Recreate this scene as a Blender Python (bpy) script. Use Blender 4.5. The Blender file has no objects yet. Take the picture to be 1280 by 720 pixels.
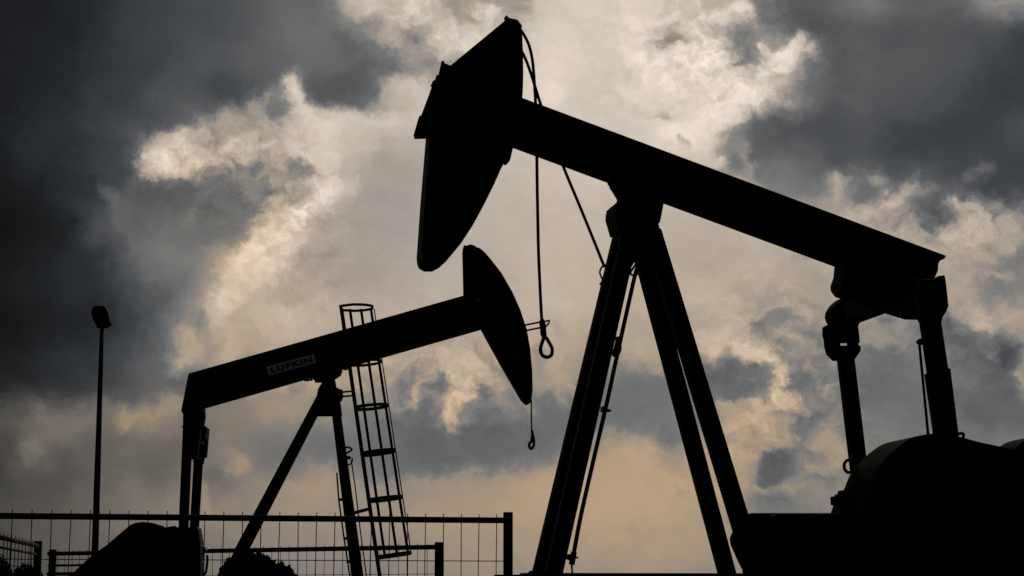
import bpy, bmesh, math, random
from mathutils import Vector, Matrix
random.seed(7)
S = bpy.context.scene
COL = S.collection

# ------------------------------------------------------------------ camera
F, PITCH, EYE = 2400.0, math.atan(385 / 2400.0), 1.0
CP, SP = math.cos(PITCH), math.sin(PITCH)
cam = bpy.data.objects.new('camera', bpy.data.cameras.new('camera'))
COL.objects.link(cam)
cam.location = (0, 0, EYE)
cam.rotation_euler = (math.pi / 2 + PITCH, 0, 0)
cam.data.sensor_width = 36.0
cam.data.lens = 36.0 * F / 1280.0
cam.data.clip_start, cam.data.clip_end = 0.1, 5000
S.camera = cam


def ray(px, py):
    cx, cy = (px - 640) / F, (360 - py) / F
    return Vector((cx, CP - cy * SP, SP + cy * CP))


def at(px, py, depth):
    """real-world point at a ground distance (metres along +Y) for a bearing read off the survey photo"""
    d = ray(px, py)
    return Vector((0, 0, EYE)) + d * (depth / d.y)


# ------------------------------------------------------------------ materials
def mat(name, col, rough=0.6, metal=0.0, spec=0.4, var=0.35, scale=9.0, bump=0.15, rust=None):
    m = bpy.data.materials.new(name)
    m.use_nodes = True
    nt = m.node_tree
    b = nt.nodes['Principled BSDF']
    tc = nt.nodes.new('ShaderNodeTexCoord')
    n = nt.nodes.new('ShaderNodeTexNoise')
    n.inputs['Scale'].default_value = scale
    n.inputs['Detail'].default_value = 8
    n.inputs['Roughness'].default_value = 0.65
    nt.links.new(tc.outputs['Object'], n.inputs['Vector'])
    r = nt.nodes.new('ShaderNodeValToRGB')
    lo = tuple(c * (1 - var) for c in col) + (1,)
    hi = tuple(min(1, c * (1 + var)) for c in col) + (1,)
    r.color_ramp.elements[0].color, r.color_ramp.elements[0].position = lo, 0.3
    r.color_ramp.elements[1].color, r.color_ramp.elements[1].position = hi, 0.7
    nt.links.new(n.outputs['Fac'], r.inputs['Fac'])
    out = r.outputs['Color']
    if rust:
        n2 = nt.nodes.new('ShaderNodeTexNoise')
        n2.inputs['Scale'].default_value = 3.0
        n2.inputs['Detail'].default_value = 10
        n2.inputs['Roughness'].default_value = 0.7
        nt.links.new(tc.outputs['Object'], n2.inputs['Vector'])
        r2 = nt.nodes.new('ShaderNodeValToRGB')
        r2.color_ramp.elements[0].position = 0.6
        r2.color_ramp.elements[1].position = 0.72
        nt.links.new(n2.outputs['Fac'], r2.inputs['Fac'])
        mx = nt.nodes.new('ShaderNodeMix')
        mx.data_type = 'RGBA'
        nt.links.new(r2.outputs['Color'], mx.inputs['Factor'])
        nt.links.new(out, mx.inputs['A'])
        mx.inputs['B'].default_value = tuple(rust) + (1,)
        out = mx.outputs['Result']
    nt.links.new(out, b.inputs['Base Color'])
    b.inputs['Roughness'].default_value = rough
    b.inputs['Metallic'].default_value = metal
    b.inputs['Specular IOR Level'].default_value = spec
    if bump:
        bp = nt.nodes.new('ShaderNodeBump')
        bp.inputs['Strength'].default_value = bump
        bp.inputs['Distance'].default_value = 0.01
        nt.links.new(n.outputs['Fac'], bp.inputs['Height'])
        nt.links.new(bp.outputs['Normal'], b.inputs['Normal'])
    return m


BLACK = mat('black_machine_paint', (0.011, 0.011, 0.011), 0.75, 0, 0.12, rust=(0.016, 0.011, 0.008))
OLIVE = mat('olive_machine_paint', (0.024, 0.025, 0.009), 0.95, 0, 0.04, rust=(0.02, 0.014, 0.007))
DULL_RED = mat('dull_red', (0.06, 0.014, 0.011), 0.6, 0, 0.15)  # even dull red, used on one counterweight
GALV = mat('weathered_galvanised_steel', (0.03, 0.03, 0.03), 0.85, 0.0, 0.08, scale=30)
ROPE = mat('greasy_wire_rope', (0.02, 0.019, 0.018), 0.6, 0.2, 0.3, scale=80)
PLATE = mat('white_plate_paint', (0.86, 0.84, 0.84), 0.5, 0, 0.3, var=0.12, scale=22)
INK = mat('black_lettering_paint', (0.02, 0.018, 0.018), 0.6)
CONC = mat('concrete', (0.22, 0.21, 0.2), 0.9, scale=14, bump=0.5)
GROUND = mat('dark_gravel', (0.055, 0.052, 0.048), 0.95, scale=40, bump=1.0)
LEAF = mat('bush_leaf', (0.018, 0.026, 0.010), 0.8, scale=3, bump=0)
BARK = mat('bush_bark', (0.05, 0.04, 0.03), 0.9)


# ------------------------------------------------------------------ mesh helpers
def poly_extrude(bm, front, back):
    """closed solid between two matching loops"""
    f = [bm.verts.new(p) for p in front]
    b = [bm.verts.new(p) for p in back]
    n = len(f)
    bm.faces.new(f)
    bm.faces.new(b[::-1])
    for i in range(n):
        j = (i + 1) % n
        bm.faces.new((f[j], f[i], b[i], b[j]))


def box8(bm, a, b, u, v):
    """bar from a to b with half-width vectors u, v"""
    q = [u + v, u - v, -u - v, -u + v]
    poly_extrude(bm, [a + x for x in q], [b + x for x in q])


def tube(bm, pts, r, seg=8, closed=False):
    pts = [Vector(p) for p in pts]
    n = len(pts)
    rings = []
    up = None
    for i, p in enumerate(pts):
        if closed:
            d = (pts[(i + 1) % n] - pts[i - 1])
        else:
            d = pts[min(i + 1, n - 1)] - pts[max(i - 1, 0)]
        d.normalize()
        if up is None:
            up = Vector((0, 0, 1)) if abs(d.z) < 0.9 else Vector((1, 0, 0))
        x = (up - d * up.dot(d)).normalized()
        up = x
        y = d.cross(x)
        rr = r[i] if isinstance(r, (list, tuple)) else r
        rings.append([bm.verts.new(p + (x * math.cos(k * 2 * math.pi / seg) + y * math.sin(k * 2 * math.pi / seg)) * rr) for k in range(seg)])
    m = n if closed else n - 1
    for i in range(m):
        a, b = rings[i], rings[(i + 1) % n]
        for k in range(seg):
            l = (k + 1) % seg
            bm.faces.new((a[k], a[l], b[l], b[k]))
    if not closed:
        bm.faces.new(rings[0][::-1])
        bm.faces.new(rings[-1])


def spline(pts, n=10):
    """Catmull-Rom through pts"""
    P = [Vector(p) for p in pts]
    P = [P[0] * 2 - P[1]] + P + [P[-1] * 2 - P[-2]]
    out = []
    for i in range(1, len(P) - 2):
        for k in range(n):
            t = k / n
            a, b, c, d = P[i - 1:i + 3]
            out.append(0.5 * ((2 * b) + (c - a) * t + (2 * a - 5 * b + 4 * c - d) * t * t + (3 * b - a - 3 * c + d) * t ** 3))
    out.append(P[-2])
    return out


def blob(bm, c, rx, ry, rz, seg=10):
    m = Matrix.Translation(c) @ Matrix.Diagonal((rx, ry, rz, 1))
    bmesh.ops.create_uvsphere(bm, u_segments=seg, v_segments=seg, radius=1, matrix=m)


class Thing:
    def __init__(s, name, label, cat, loc, group=None):
        s.o = bpy.data.objects.new(name, None)
        s.o.empty_display_size = 0.2
        COL.objects.link(s.o)
        s.loc = Vector(loc)
        s.o.location = s.loc
        s.o['label'], s.o['category'] = label, cat
        if group:
            s.o['group'] = group

    def part(s, name, bm, m, parent=None, label=None, smooth=False, bevel=0):
        if bevel:
            bmesh.ops.remove_doubles(bm, verts=bm.verts, dist=1e-5)
        bmesh.ops.recalc_face_normals(bm, faces=bm.faces)
        for v in bm.verts:
            v.co -= s.loc
        me = bpy.data.meshes.new(name)
        bm.to_mesh(me)
        bm.free()
        me.materials.append(m)
        o = bpy.data.objects.new(name, me)
        COL.objects.link(o)
        o.parent = parent or s.o
        if label:
            o['label'] = label
        if smooth:
            for p in me.polygons:
                p.use_smooth = True
        if bevel:
            md = o.modifiers.new('bevel', 'BEVEL')
            md.width, md.segments, md.limit_method = bevel, 2, 'ANGLE'
            md.angle_limit = math.radians(40)
            me.shade_smooth()
            me.set_sharp_from_angle(angle=math.radians(38))
        return o


class Frame:
    """vertical working plane of a machine: 'a' runs along its beam, 'm' out of its near side"""

    def __init__(s, px, depth, yaw):
        s.O = at(px, 600, depth)
        s.O.z = 0
        s.a = Vector((math.cos(yaw), math.sin(yaw), 0))
        s.m = Vector((math.sin(yaw), -math.cos(yaw), 0))
        s.v = None

    def p(s, px, py, t=0.0):
        d = ray(px, py)
        E = Vector((0, 0, EYE))
        k = (s.O + s.m * t - E).dot(s.m) / d.dot(s.m)
        return E + d * k

    def x(s, px, py, sa):
        """point on the cross plane at distance sa along the beam axis"""
        d = ray(px, py)
        E = Vector((0, 0, EYE))
        k = (s.O + s.a * sa - E).dot(s.a) / d.dot(s.a)
        return E + d * k

    def pix(s, w):
        q = w - Vector((0, 0, EYE))
        c = Vector((q.x, q.y * -SP + q.z * CP, q.y * CP + q.z * SP))
        return (640 + F * c.x / c.z, 360 - F * c.y / c.z)

    def slab(s, bm, poly, t0, t1, inset=True):
        """solid plate whose side outline is poly, from lateral offset t0 to t1; the outline is the whole
        silhouette, so the plate is slimmed for its own thickness"""
        tm = 0.5 * (t0 + t1)
        q = list(poly)
        if inset:
            n = len(q)
            area = sum(q[i][0] * q[(i + 1) % n][1] - q[(i + 1) % n][0] * q[i][1] for i in range(n))
            sg = 1 if area > 0 else -1
            out = []
            for i in range(n):
                nx = ny = 0
                for (A, B) in ((q[i - 1], q[i]), (q[i], q[(i + 1) % n])):
                    ex, ey = B[0] - A[0], B[1] - A[1]
                    L = math.hypot(ex, ey) or 1
                    nx += sg * ey / L
                    ny += -sg * ex / L
                w = s.p(q[i][0], q[i][1], tm)
                f1, f0 = s.pix(w + s.m * (t1 - tm)), s.pix(w + s.m * (t0 - tm))
                vx, vy = (f1[0] - f0[0]) / 2, (f1[1] - f0[1]) / 2
                k = max(-1, min(1, 2.5 * (nx * vx + ny * vy) / (math.hypot(vx, vy) or 1)))
                out.append((q[i][0] - vx * k, q[i][1] - vy * k))
            q = out
        mid = [s.p(x, y, tm) for x, y in q]
        poly_extrude(bm, [w + s.m * (t1 - tm) for w in mid], [w + s.m * (t0 - tm) for w in mid])

    def leg(s, bm, top, bot, tt, tb, w, d):
        """I-section leg between two bearings"""
        A, B = s.p(top[0], top[1], tt), s.p(bot[0], bot[1], tb)
        ax = (B - A).normalized()
        u = (s.a - ax * s.a.dot(ax)).normalized()
        v = ax.cross(u).normalized()
        box8(bm, A + u * (w / 2 - .012), B + u * (w / 2 - .012), u * .012, v * d / 2)
        box8(bm, A - u * (w / 2 - .012), B - u * (w / 2 - .012), u * .012, v * d / 2)
        box8(bm, A, B, u * (w / 2 - .025), v * .012)


def B():
    return bmesh.new()


def tag(o, label, cat, group=None, kind=None):
    if label:
        o['label'] = label
    if cat:
        o['category'] = cat
    if group:
        o['group'] = group
    if kind:
        o['kind'] = kind


# ------------------------------------------------------------------ ground
gb = B()
g = [gb.verts.new(p) for p in ((-2500, -400, 0), (2500, -400, 0), (2500, 4000, 0), (-2500, 4000, 0))]
gb.faces.new(g)
me = bpy.data.meshes.new('ground')
gb.to_mesh(me)
gb.free()
me.materials.append(GROUND)
go = bpy.data.objects.new('ground', me)
COL.objects.link(go)
go['kind'] = 'structure'

# ------------------------------------------------------------------ large pumpjack
J = Frame(800, 18.0, math.radians(10))
T = Thing('pumpjack', 'big black pumpjack in the foreground with its pointed head turned back over a steep beam', 'pumpjack', J.O)


def ibeam(J, bm, tl, tr, br, bl, half, fl=4.2):
    """rolled beam: tl,tr,br,bl outline in the side view; half flange width"""
    def lerp(A, Bp, k):
        return (A[0] + (Bp[0] - A[0]) * k, A[1] + (Bp[1] - A[1]) * k)
    kl, kr = fl / math.dist(tl, bl), fl / math.dist(tr, br)
    t1, t2 = lerp(tl, bl, kl), lerp(tr, br, kr)
    b1, b2 = lerp(bl, tl, kl), lerp(br, tr, kr)
    J.slab(bm, [tl, tr, t2, t1], -half, half, False)
    J.slab(bm, [b1, b2, br, bl], -half, half, False)
    J.slab(bm, [lerp(t1, b1, .004), lerp(t2, b2, .004), lerp(b2, t2, .004), lerp(b1, t1, .004)], -.02, .02, False)


# beam (flange thickness allowed for in the outline)
bm = B()
ibeam(J, bm, (600, 108), (1176, 322.5), (1152, 369), (596, 163.5), .13)
for k in (.2, .36, .5, .64, .78, .9):
    cx = 600 + 576 * k
    y0 = 108 + 214.5 * k
    J.slab(bm, [(cx, y0 + 5), (cx + 3, y0 + 6), (cx - 10, y0 + 49), (cx - 13, y0 + 48)], -.11, .11, False)
beam = T.part('walking_beam', bm, BLACK)

bm = B()
head = [(634, 23), (640, 28), (648, 30.5), (653, 42), (654, 62), (654.5, 90), (653, 125), (646, 160), (640, 186), (634, 196), (629, 205),
        (618, 230), (605, 256), (590, 283), (574, 307), (560, 324), (549, 335), (540, 340), (530, 340), (523, 336), (521, 330), (520.5, 322),
        (525, 258), (532, 173), (540, 120), (562, 82.5)]
J.slab(bm, head, -.22, .16)
hd = T.part('horsehead', bm, BLACK, bevel=.012)
bm = B()
J.slab(bm, [(517.5, 168), (524, 145.5), (528, 147), (534, 128), (546, 130), (538, 172), (519, 172.5)], -.05, .05, False)
T.part('hinge', bm, BLACK, hd)
bm = B()
J.slab(bm, [(552, 77), (555, 77.5), (555, 80), (563, 83), (560, 100), (536, 150), (526, 146), (540, 108), (538.5, 106.5), (541, 101.5), (543.5, 101), (545.5, 94.5), (548, 95)], -.03, .03, False)
T.part('hinge', bm, BLACK, hd)
bm = B()
J.slab(bm, [(632, 27), (630.5, 22), (632.5, 20), (636, 23.5), (646, 25.5), (652, 33), (650, 44), (640, 40)], -.03, .03, False)
T.part('cable_anchor', bm, BLACK, hd)
bm = B()
J.slab(bm, [(627, 203), (631, 207), (634.5, 204.5), (638, 199), (641.5, 184), (634, 182)], -.08, .08)
T.part('stop_lug', bm, BLACK, hd)
# cable guide lips along the curved face
for tt in (-.235, .175):
    bm = B()
    arc = [(655.5, 48), (656.5, 90), (655, 125), (648, 160), (638, 192), (626, 216), (606, 256), (590, 284), (576, 306)]
    tube(bm, spline([J.p(x - 4, y, tt) for x, y in arc], 6), .012)
    T.part('guide_rail', bm, OLIVE, hd, smooth=True)

# saddle and post top
bm = B()
J.slab(bm, [(762, 224), (762, 229), (764, 230), (764.5, 233), (768, 238), (774, 248), (773, 252), (773, 256), (777, 300), (800, 306), (822, 280), (823, 276), (828, 250)], -.1, .1, False)
T.part('centre_bearing', bm, BLACK, bevel=.01)
bm = B()
J.slab(bm, [(770, 254), (765, 258), (764, 260), (757, 268), (756.5, 276), (762.5, 297), (765, 297), (768, 322), (790, 327), (812, 322), (829, 303), (822.5, 276), (800, 262)], -.2, .2)
T.part('post_cap', bm, BLACK, bevel=.01)

# four post legs
LEGS = [((788, 290), (691.5, 718), .13, .62, .15), ((779.5, 290), (676.5, 720), -.13, -.62, .172),
        ((815, 290), (945, 718), .13, .62, .158), ((795.5, 290), (909.5, 720), -.13, -.62, .158)]
for top, bot, a_, b_, w_ in LEGS:
    bm = B()
    J.leg(bm, top, bot, a_, b_, w_, .11)
    T.part('leg', bm, BLACK)
# tail bearing
bm = B()
J.slab(bm, [(1043, 330), (1041, 348), (1037.5, 358), (1038, 364), (1040, 367.5), (1044, 372), (1051, 374), (1110, 392), (1150, 380), (1169, 347), (1173, 338), (1173.5, 330), (1160, 322)], -.17, .17)
T.part('tail_bearing', bm, BLACK, bevel=.01)

# equaliser: a cross beam under the tail
sa = (J.p(1110, 360, 0) - J.O).dot(J.a)
bm = B()
eq = [J.x(x, y, sa) for x, y in ((1062, 404), (1104, 388.5), (1143, 400), (1157, 372), (1152, 350), (1104, 346), (1062, 372))]
poly_extrude(bm, [w - J.a * .1 for w in eq], [w + J.a * .1 for w in eq])
T.part('equaliser', bm, BLACK, bevel=.01)

# pitman arms with their end bearings (far, near)
def bearing(poly, t, h):
    bm = B()
    J.slab(bm, poly, t - h, t + h)
    return bm


bm = B()
A, C = J.p(1056.8, 447, -1.2), J.p(1071, 566, -1.2)
def ibar(bm, A, C, w, d, a):
    ax = (C - A).normalized()
    u = (a - ax * a.dot(ax)).normalized()
    v = ax.cross(u).normalized()
    box8(bm, A + u * (w / 2 - .01), C + u * (w / 2 - .01), u * .01, v * d / 2)
    box8(bm, A - u * (w / 2 - .01), C - u * (w / 2 - .01), u * .01, v * d / 2)
    box8(bm, A, C, u * (w / 2 - .021), v * .012)
ibar(bm, A, C + (C - A) * .4, .158, .1, J.a)
pf = T.part('pitman', bm, BLACK)
bm = B()
J.slab(bm, [(1051, 373), (1043, 377), (1036, 383), (1031, 391), (1030, 398), (1032, 404), (1036, 409), (1070, 409), (1078, 399), (1074, 380), (1062, 370)], -1.32, -1.08)
T.part('ball_housing', bm, OLIVE, pf, bevel=.02)
bm = B()
L = [(1029, 409), (1034, 406), (1071, 403), (1073.5, 423), (1075, 435), (1074, 440), (1067, 450), (1042, 451), (1034, 443), (1030.5, 424), (1029, 419)]
# housing with a slot right through it
J.slab(bm, L[:3] + [(1073, 421), (1073.5, 428.8), (1031, 428.8), (1030.5, 424), (1029, 419)], -1.23, -1.17, False)
J.slab(bm, [(1031, 432.4), (1073.8, 432.4), (1075, 435), (1074, 440), (1067, 450), (1042, 451), (1034, 443)], -1.23, -1.17, False)
J.slab(bm, [(1030.6, 428), (1049.5, 428), (1049.5, 433), (1031.2, 433)], -1.225, -1.175, False)
J.slab(bm, [(1059.5, 428), (1072, 428), (1072.5, 433), (1059.5, 433)], -1.225, -1.175, False)
T.part('bearing_box', bm, BLACK, pf)

bm = B()
A, C = J.p(1161.5, 395, 1.2), J.p(1184.5, 548, 1.2)
ibar(bm, A, C + (C - A) * .35, .172, .1, J.a)
ax = (C - A)
J.slab(bm, [(1155, 468), (1188, 460), (1200, 556), (1168, 556)], 1.16, 1.24)
pn = T.part('pitman', bm, BLACK)
bm = B()
J.slab(bm, [(1150, 402), (1145, 376), (1150, 350), (1168, 349), (1170, 346), (1178, 345), (1179.5, 352), (1183, 383), (1180, 391), (1176, 397), (1174, 404)], 1.14, 1.26, False)
T.part('bearing_box', bm, BLACK, pn, bevel=.01)
bm = B()
tube(bm, [J.p(1149, 428, 1.1), J.p(1156, 500, 1.1), J.p(1161, 552, 1.1)], .013)
J.slab(bm, [(1146, 427), (1149, 423.5), (1153, 424), (1153, 431), (1148, 430)], 1.08, 1.14, False)
T.part('grease_line', bm, BLACK, pn)
bm = B()
tube(bm, [J.p(1192, 543, 1.2), J.p(1203, 541.5, 1.2), J.p(1204.5, 542.5, 1.2), J.p(1204, 548, 1.2)], [.012, .014, .016, .014])
T.part('lever', bm, BLACK, pn)

# cranks and counterweights
def spl2(p, n=5):
    return [(q.x, q.y) for q in spline([Vector((a_, b_, 0)) for a_, b_ in p], n)]


def weight(poly, t0, t1, name='counterweight', m=None):
    bm = B()
    J.slab(bm, poly, t0, t1, False)
    return T.part(name, bm, m or OLIVE, bevel=.012)


def arcpts(cx, cy, rx, ry, a0, a1, n):
    return [(cx + rx * math.cos(math.radians(a0 + (a1 - a0) * i / n)), cy - ry * math.sin(math.radians(a0 + (a1 - a0) * i / n))) for i in range(n + 1)]


near = [(1066, 800), (1066, 640), (1070, 612), (1078, 592)] + spl2([(1084, 583), (1093, 573), (1105, 562), (1121, 551.5), (1140, 546.5)]) + [ (1152, 545.5), (1168, 547), (1182, 550), (1200, 555), (1248, 565.5), (1262, 580), (1300, 800)]
w1 = weight(near, .36, 1.08)
weight([(1263, 800), (1258, 620), (1250, 588)] + spl2([(1250, 577), (1255, 565), (1264, 555), (1278, 548.5), (1300, 545)]) + [ (1340, 550), (1375, 570), (1400, 620), (1410, 800)], .60, 1.08)
weight([(1073, 850), (1062, 640), (1070, 610), (1080, 596), (1100, 590), (1300, 600), (1300, 850)], -1.08, -.6)
bm = B()
c = J.p(1061, 583, .42)
ring = [c + (J.a * .046 * math.cos(k * math.pi / 8) + Vector((0, 0, .058)) * math.sin(k * math.pi / 8)) for k in range(16)]
tube(bm, ring, .016, 8, True)
tube(bm, [J.p(1067.5, 584, .42), J.p(1090, 588, .42)], .02)
T.part('lifting_eye', bm, BLACK, w1, smooth=True)
bm = B()
J.slab(bm, [(1039.5, 621), (1044.5, 620), (1045, 618), (1049, 618), (1049, 615.5), (1070, 613), (1070, 634), (1050, 633.5), (1047.5, 632.5), (1040, 631)], .42, .5, False)
T.part('bolt', bm, BLACK, w1)
bm = B()
J.slab(bm, [(1150, 588), (1200, 578), (1330, 592), (1330, 640), (1200, 632), (1150, 622)], 1.084, 1.14, False)
cr = T.part('crank_arm', bm, BLACK)
bm = B()
J.slab(bm, arcpts(1192, 602, 17, 17, 0, 345, 23), 1.142, 1.28, False)
T.part('crank_pin', bm, BLACK, cr)
# gear housing and side tank
bm = B()
J.slab(bm, [(1048, 800), (1056, 700), (1060, 640), (1070, 610), (1300, 620), (1320, 800)], -.5, .5, False)
T.part('gearbox', bm, BLACK)
bm = B()
J.slab(bm, [(937, 641.5), (934, 644), (924, 657), (916, 667), (913.8, 673), (915, 681), (923, 699), (930, 713), (930, 760), (1066, 760), (1066, 641.5)], -.06, .06, False)
J.slab(bm, [(985, 646), (985, 760), (1064, 760), (1064, 646)], -.35, -.062, False)
J.slab(bm, [(965, 643.5), (965, 760), (1064, 760), (1064, 643.5)], .062, .3, False)
T.part('engine_housing', bm, BLACK, bevel=.01)
# skid frame
bm = B()
zt = J.p(760, 716.2, .8).z
s0 = (J.p(655, 722, .8) - J.O).dot(J.a)
for t_ in (-.7, .7):
    a0, a1 = J.O + J.m * t_ + J.a * s0, J.O + J.m * t_ + J.a * 5.2
    for o_ in (a0, a1):
        o_.z = zt - .12
    box8(bm, a0, a1, J.m * .1, Vector((0, 0, .12)))
for k in range(6):
    q = J.O + J.a * (s0 + .3 + k * 1.15)
    q.z = zt - .13
    box8(bm, q - J.m * .598, q + J.m * .598, J.a * .08, Vector((0, 0, .1)))
q = J.p(663, 716.5, .7)
tube(bm, [J.p(660, 721, .68), J.p(664, 717.5, .68), J.p(669, 716.2, .68)], .03)
T.part('skid_frame', bm, BLACK)
bm = B()
a0, a1 = J.O + J.a * (s0 + .15), J.O + J.a * 5.4
a0.z = a1.z = (zt - .245) / 2
box8(bm, a0, a1, J.m * 1.1, Vector((0, 0, (zt - .245) / 2 + .02)))
T.part('concrete_footing', bm, CONC)

# ------------------------------------------------------------------ cables of the large pumpjack
tc_ = -.26
c0 = J.p(645, 33, tc_)
R1 = Thing('wire_rope', 'black wire rope draped over the big beam, hanging down to a spliced eye loop', 'cable', c0)
bm = B()
path = [(644, 32), (650, 36.5), (656, 45.5), (661, 56), (665, 72), (667, 90), (668.5, 112), (669.5, 130), (670.5, 170), (671, 193), (671.6, 240), (673, 310), (674.6, 350), (676.3, 385), (677.4, 402)]
tube(bm, spline([J.p(x, y, tc_) for x, y in path], 6), .0155)
R1.part('rope', bm, ROPE, smooth=True)
bm = B()
tube(bm, [J.p(677.3, 399, tc_), J.p(678, 404, tc_), J.p(679.5, 418, tc_), J.p(681, 424, tc_)], [.02, .03, .03, .022])
R1.part('sleeve', bm, ROPE, smooth=True)
bm = B()
loop = [(680.5, 421), (677, 430), (675.6, 438), (678, 444), (683.5, 446.5), (689, 444), (690.3, 437), (688, 431), (682.5, 421.5)]
tube(bm, spline([J.p(x, y, tc_) for x, y in loop], 6), .018)
R1.part('eye_loop', bm, ROPE, smooth=True)

R2 = Thing('wire_rope', 'black wire rope slanting under the big beam and clamped down along the post leg', 'cable', J.p(653, 65, tc_))
bm = B()
path = [(651, 62), (657, 74), (664, 93), (670, 112), (676, 131), (688, 165), (704, 208), (724, 256), (742, 300), (752, 325), (756, 334)]
tube(bm, spline([J.p(x, y, tc_) for x, y in path], 6), .0155)
R2.part('rope', bm, ROPE, smooth=True)
bm = B()
path = [(797, 334), (793.5, 345), (784.5, 385), (776.5, 421), (773, 437), (767.5, 462), (758, 506), (740.7, 580), (726, 645), (717.5, 690)]
tube(bm, spline([J.p(x, y, .3) for x, y in path], 5), .02)
tube(bm, [J.p(717.5, 690, .3), J.p(714.5, 706, .3)], .027)
tube(bm, [J.p(714.5, 706, .3), J.p(715.5, 717, .3)], .009)
tail = R2.part('rope_tail', bm, ROPE, smooth=True)
for cxy, wdt in (((757, 512.5), 6.5), ((715, 696.5), 7.5)):
    bm = B()
    x, y = cxy
    J.slab(bm, [(x - wdt, y - 3.5), (x - 1, y - 4), (x + 3, y - 1.5), (x + wdt, y - .5), (x + wdt + 1, y + 1.5), (x + 2, y + 1.5), (x, y + 4), (x - wdt, y + 2.5)], .24, .36)
    R2.part('clamp', bm, ROPE, tail)
bm = B()
lp = [(771.5, 421), (774, 428), (775, 436), (772, 443), (767, 444), (769, 436), (771, 428)]
tube(bm, spline([J.p(x, y, .3) for x, y in lp + lp[:1]], 4), .016)
R2.part('eye_loop', bm, ROPE, tail, smooth=True)
bm = B()
pp = [(789, 332), (793, 326), (796, 333), (798, 341), (792, 344), (788, 341), (795, 330)]
tube(bm, spline([J.p(x, y, .28) for x, y in pp], 4), .011)
R2.part('lashing', bm, ROPE, smooth=True)
bm = B()
pp = [(756, 330), (751, 336), (750, 342), (753, 350), (750, 356)]
tube(bm, spline([J.p(x, y, .1) for x, y in pp], 4), .009)
R2.part('lashing', bm, ROPE, smooth=True)

# ------------------------------------------------------------------ small pumpjack
K = Frame(420, 28.0, math.radians(3))
U = Thing('pumpjack', 'smaller black pumpjack behind the mesh fence with a lettered white plate on its beam', 'pumpjack', K.O)
bm = B()
ibeam(K, bm, (236.8, 468), (600, 365), (604, 410.5), (228.5, 517.5), .12, 3.0)
K.slab(bm, [(236.8, 468), (239, 468.5), (231, 517.5), (227.5, 514.5)], -.12, .12, False)
K.slab(bm, [(237, 470), (262, 462), (256, 509), (230, 516)], -.1, .1, False)
for k in (.25, .5, .75):
    cx, cy = 237 + 363 * k, 468 - 103 * k
    K.slab(bm, [(cx, cy + 4), (cx + 2, cy + 3.5), (cx + 2, cy + 43), (cx, cy + 43.5)], -.1, .1, False)
sb = U.part('walking_beam', bm, BLACK)

# plate with lettering on the near side of the beam
bm = B()
pl = [(333.2, 458.4), (392.6, 442.6), (395.4, 453.4), (336, 469.6)]
K.slab(bm, pl, .122, .134, False)
K.slab(bm, [(340, 460), (386, 448), (388, 452), (342, 464)], .02, .121, False)
np_ = U.part('name_plate', bm, PLATE)
P0, P1, P3 = [K.p(x, y, .1385) for x, y in (pl[3], pl[2], pl[0])]
ex, ey = (P1 - P0), (P3 - P0)
X, Y = ex.normalized(), ey.normalized()
fc = bpy.data.curves.new('lettering', 'FONT')
fc.body = 'LUFKIN'
fc.size = 1
fc.extrude = .012
fc.offset = .045
fc.space_character = 1.2
tmp = bpy.data.objects.new('lettering_tmp', fc)
COL.objects.link(tmp)
bpy.context.view_layer.update()
lm = bpy.data.meshes.new_from_object(tmp.evaluated_get(bpy.context.evaluated_depsgraph_get()))
bpy.data.objects.remove(tmp)
xs = [v.co.x for v in lm.vertices]
ys = [v.co.y for v in lm.vertices]
x0, x1, y0, y1 = min(xs), max(xs), min(ys), max(ys)
for v in lm.vertices:
    fx = (v.co.x - x0) / (x1 - x0) * .86 + .07
    fy = (v.co.y - y0) / (y1 - y0) * .64 + .18
    v.co = P0 + ex * fx + ey * fy + K.m * (v.co.z * .3) - U.loc
lm.name = 'lettering'
lm.materials.clear()
lm.materials.append(INK)
lo = bpy.data.objects.new('lettering', lm)
COL.objects.link(lo)
lo.parent = np_

bm = B()
hs = [(578, 314), (579, 308.5), (585, 306.5), (593, 307.5), (600, 310), (606, 315), (613, 323), (627, 341), (640.5, 364.5), (650.5, 387), (658.5, 411), (662.8, 435), (665.4, 463), (666, 487), (663, 503.5),
      (657, 507), (650.7, 501), (625, 457), (600, 411.5), (590, 390), (579, 371)]
K.slab(bm, hs, -.19, .19)
sh = U.part('horsehead', bm, BLACK, bevel=.012)
bm = B()
K.slab(bm, [(579, 309.5), (580, 307.2), (582.5, 308), (588, 306.2), (594, 308), (594, 313), (580, 314)], -.06, .06, False)
U.part('cable_anchor', bm, BLACK, sh)
bm = B()
tube(bm, [K.p(656, 406.5, .08), K.p(672, 403.2, .08), K.p(687.5, 400.6, .08), K.p(686, 404, .08), K.p(682, 408.5, .08), K.p(672, 410.3, .08), K.p(658, 413, .08)], .014)
U.part('cable_guard', bm, BLACK, sh)
# worn stencil marks
def marks(cx, cy, strokes):
    for a_, b_ in strokes:
        bm = B()
        A_, C_ = K.p(cx + a_[0], cy + a_[1], .194), K.p(cx + b_[0], cy + b_[1], .194)
        box8(bm, A_, C_, Vector((0, 0, .006)), K.m * .002)
        U.part('worn_marking', bm, GREYM, sh)
GREYM = mat('worn_grey_paint', (.5, .49, .48), .7, 0, .3, var=.8, scale=25)
marks(607, 350, [((-3, -4), (-3, 2)), ((-3, 2), (2, 3)), ((3, 3), (4, -3))])
rr = random.Random(3)
for cx, cy, n in ((597, 379, 10), (643, 443, 8), (649, 443, 9)):
    st = []
    for k in range(n):
        q = (rr.uniform(-6, 6), rr.uniform(-5, 5))
        w_ = (q[0] + rr.uniform(-2.5, 2.5), q[1] + rr.uniform(-2.5, 2.5))
        st.append((q, w_))
    marks(cx, cy, st)

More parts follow.
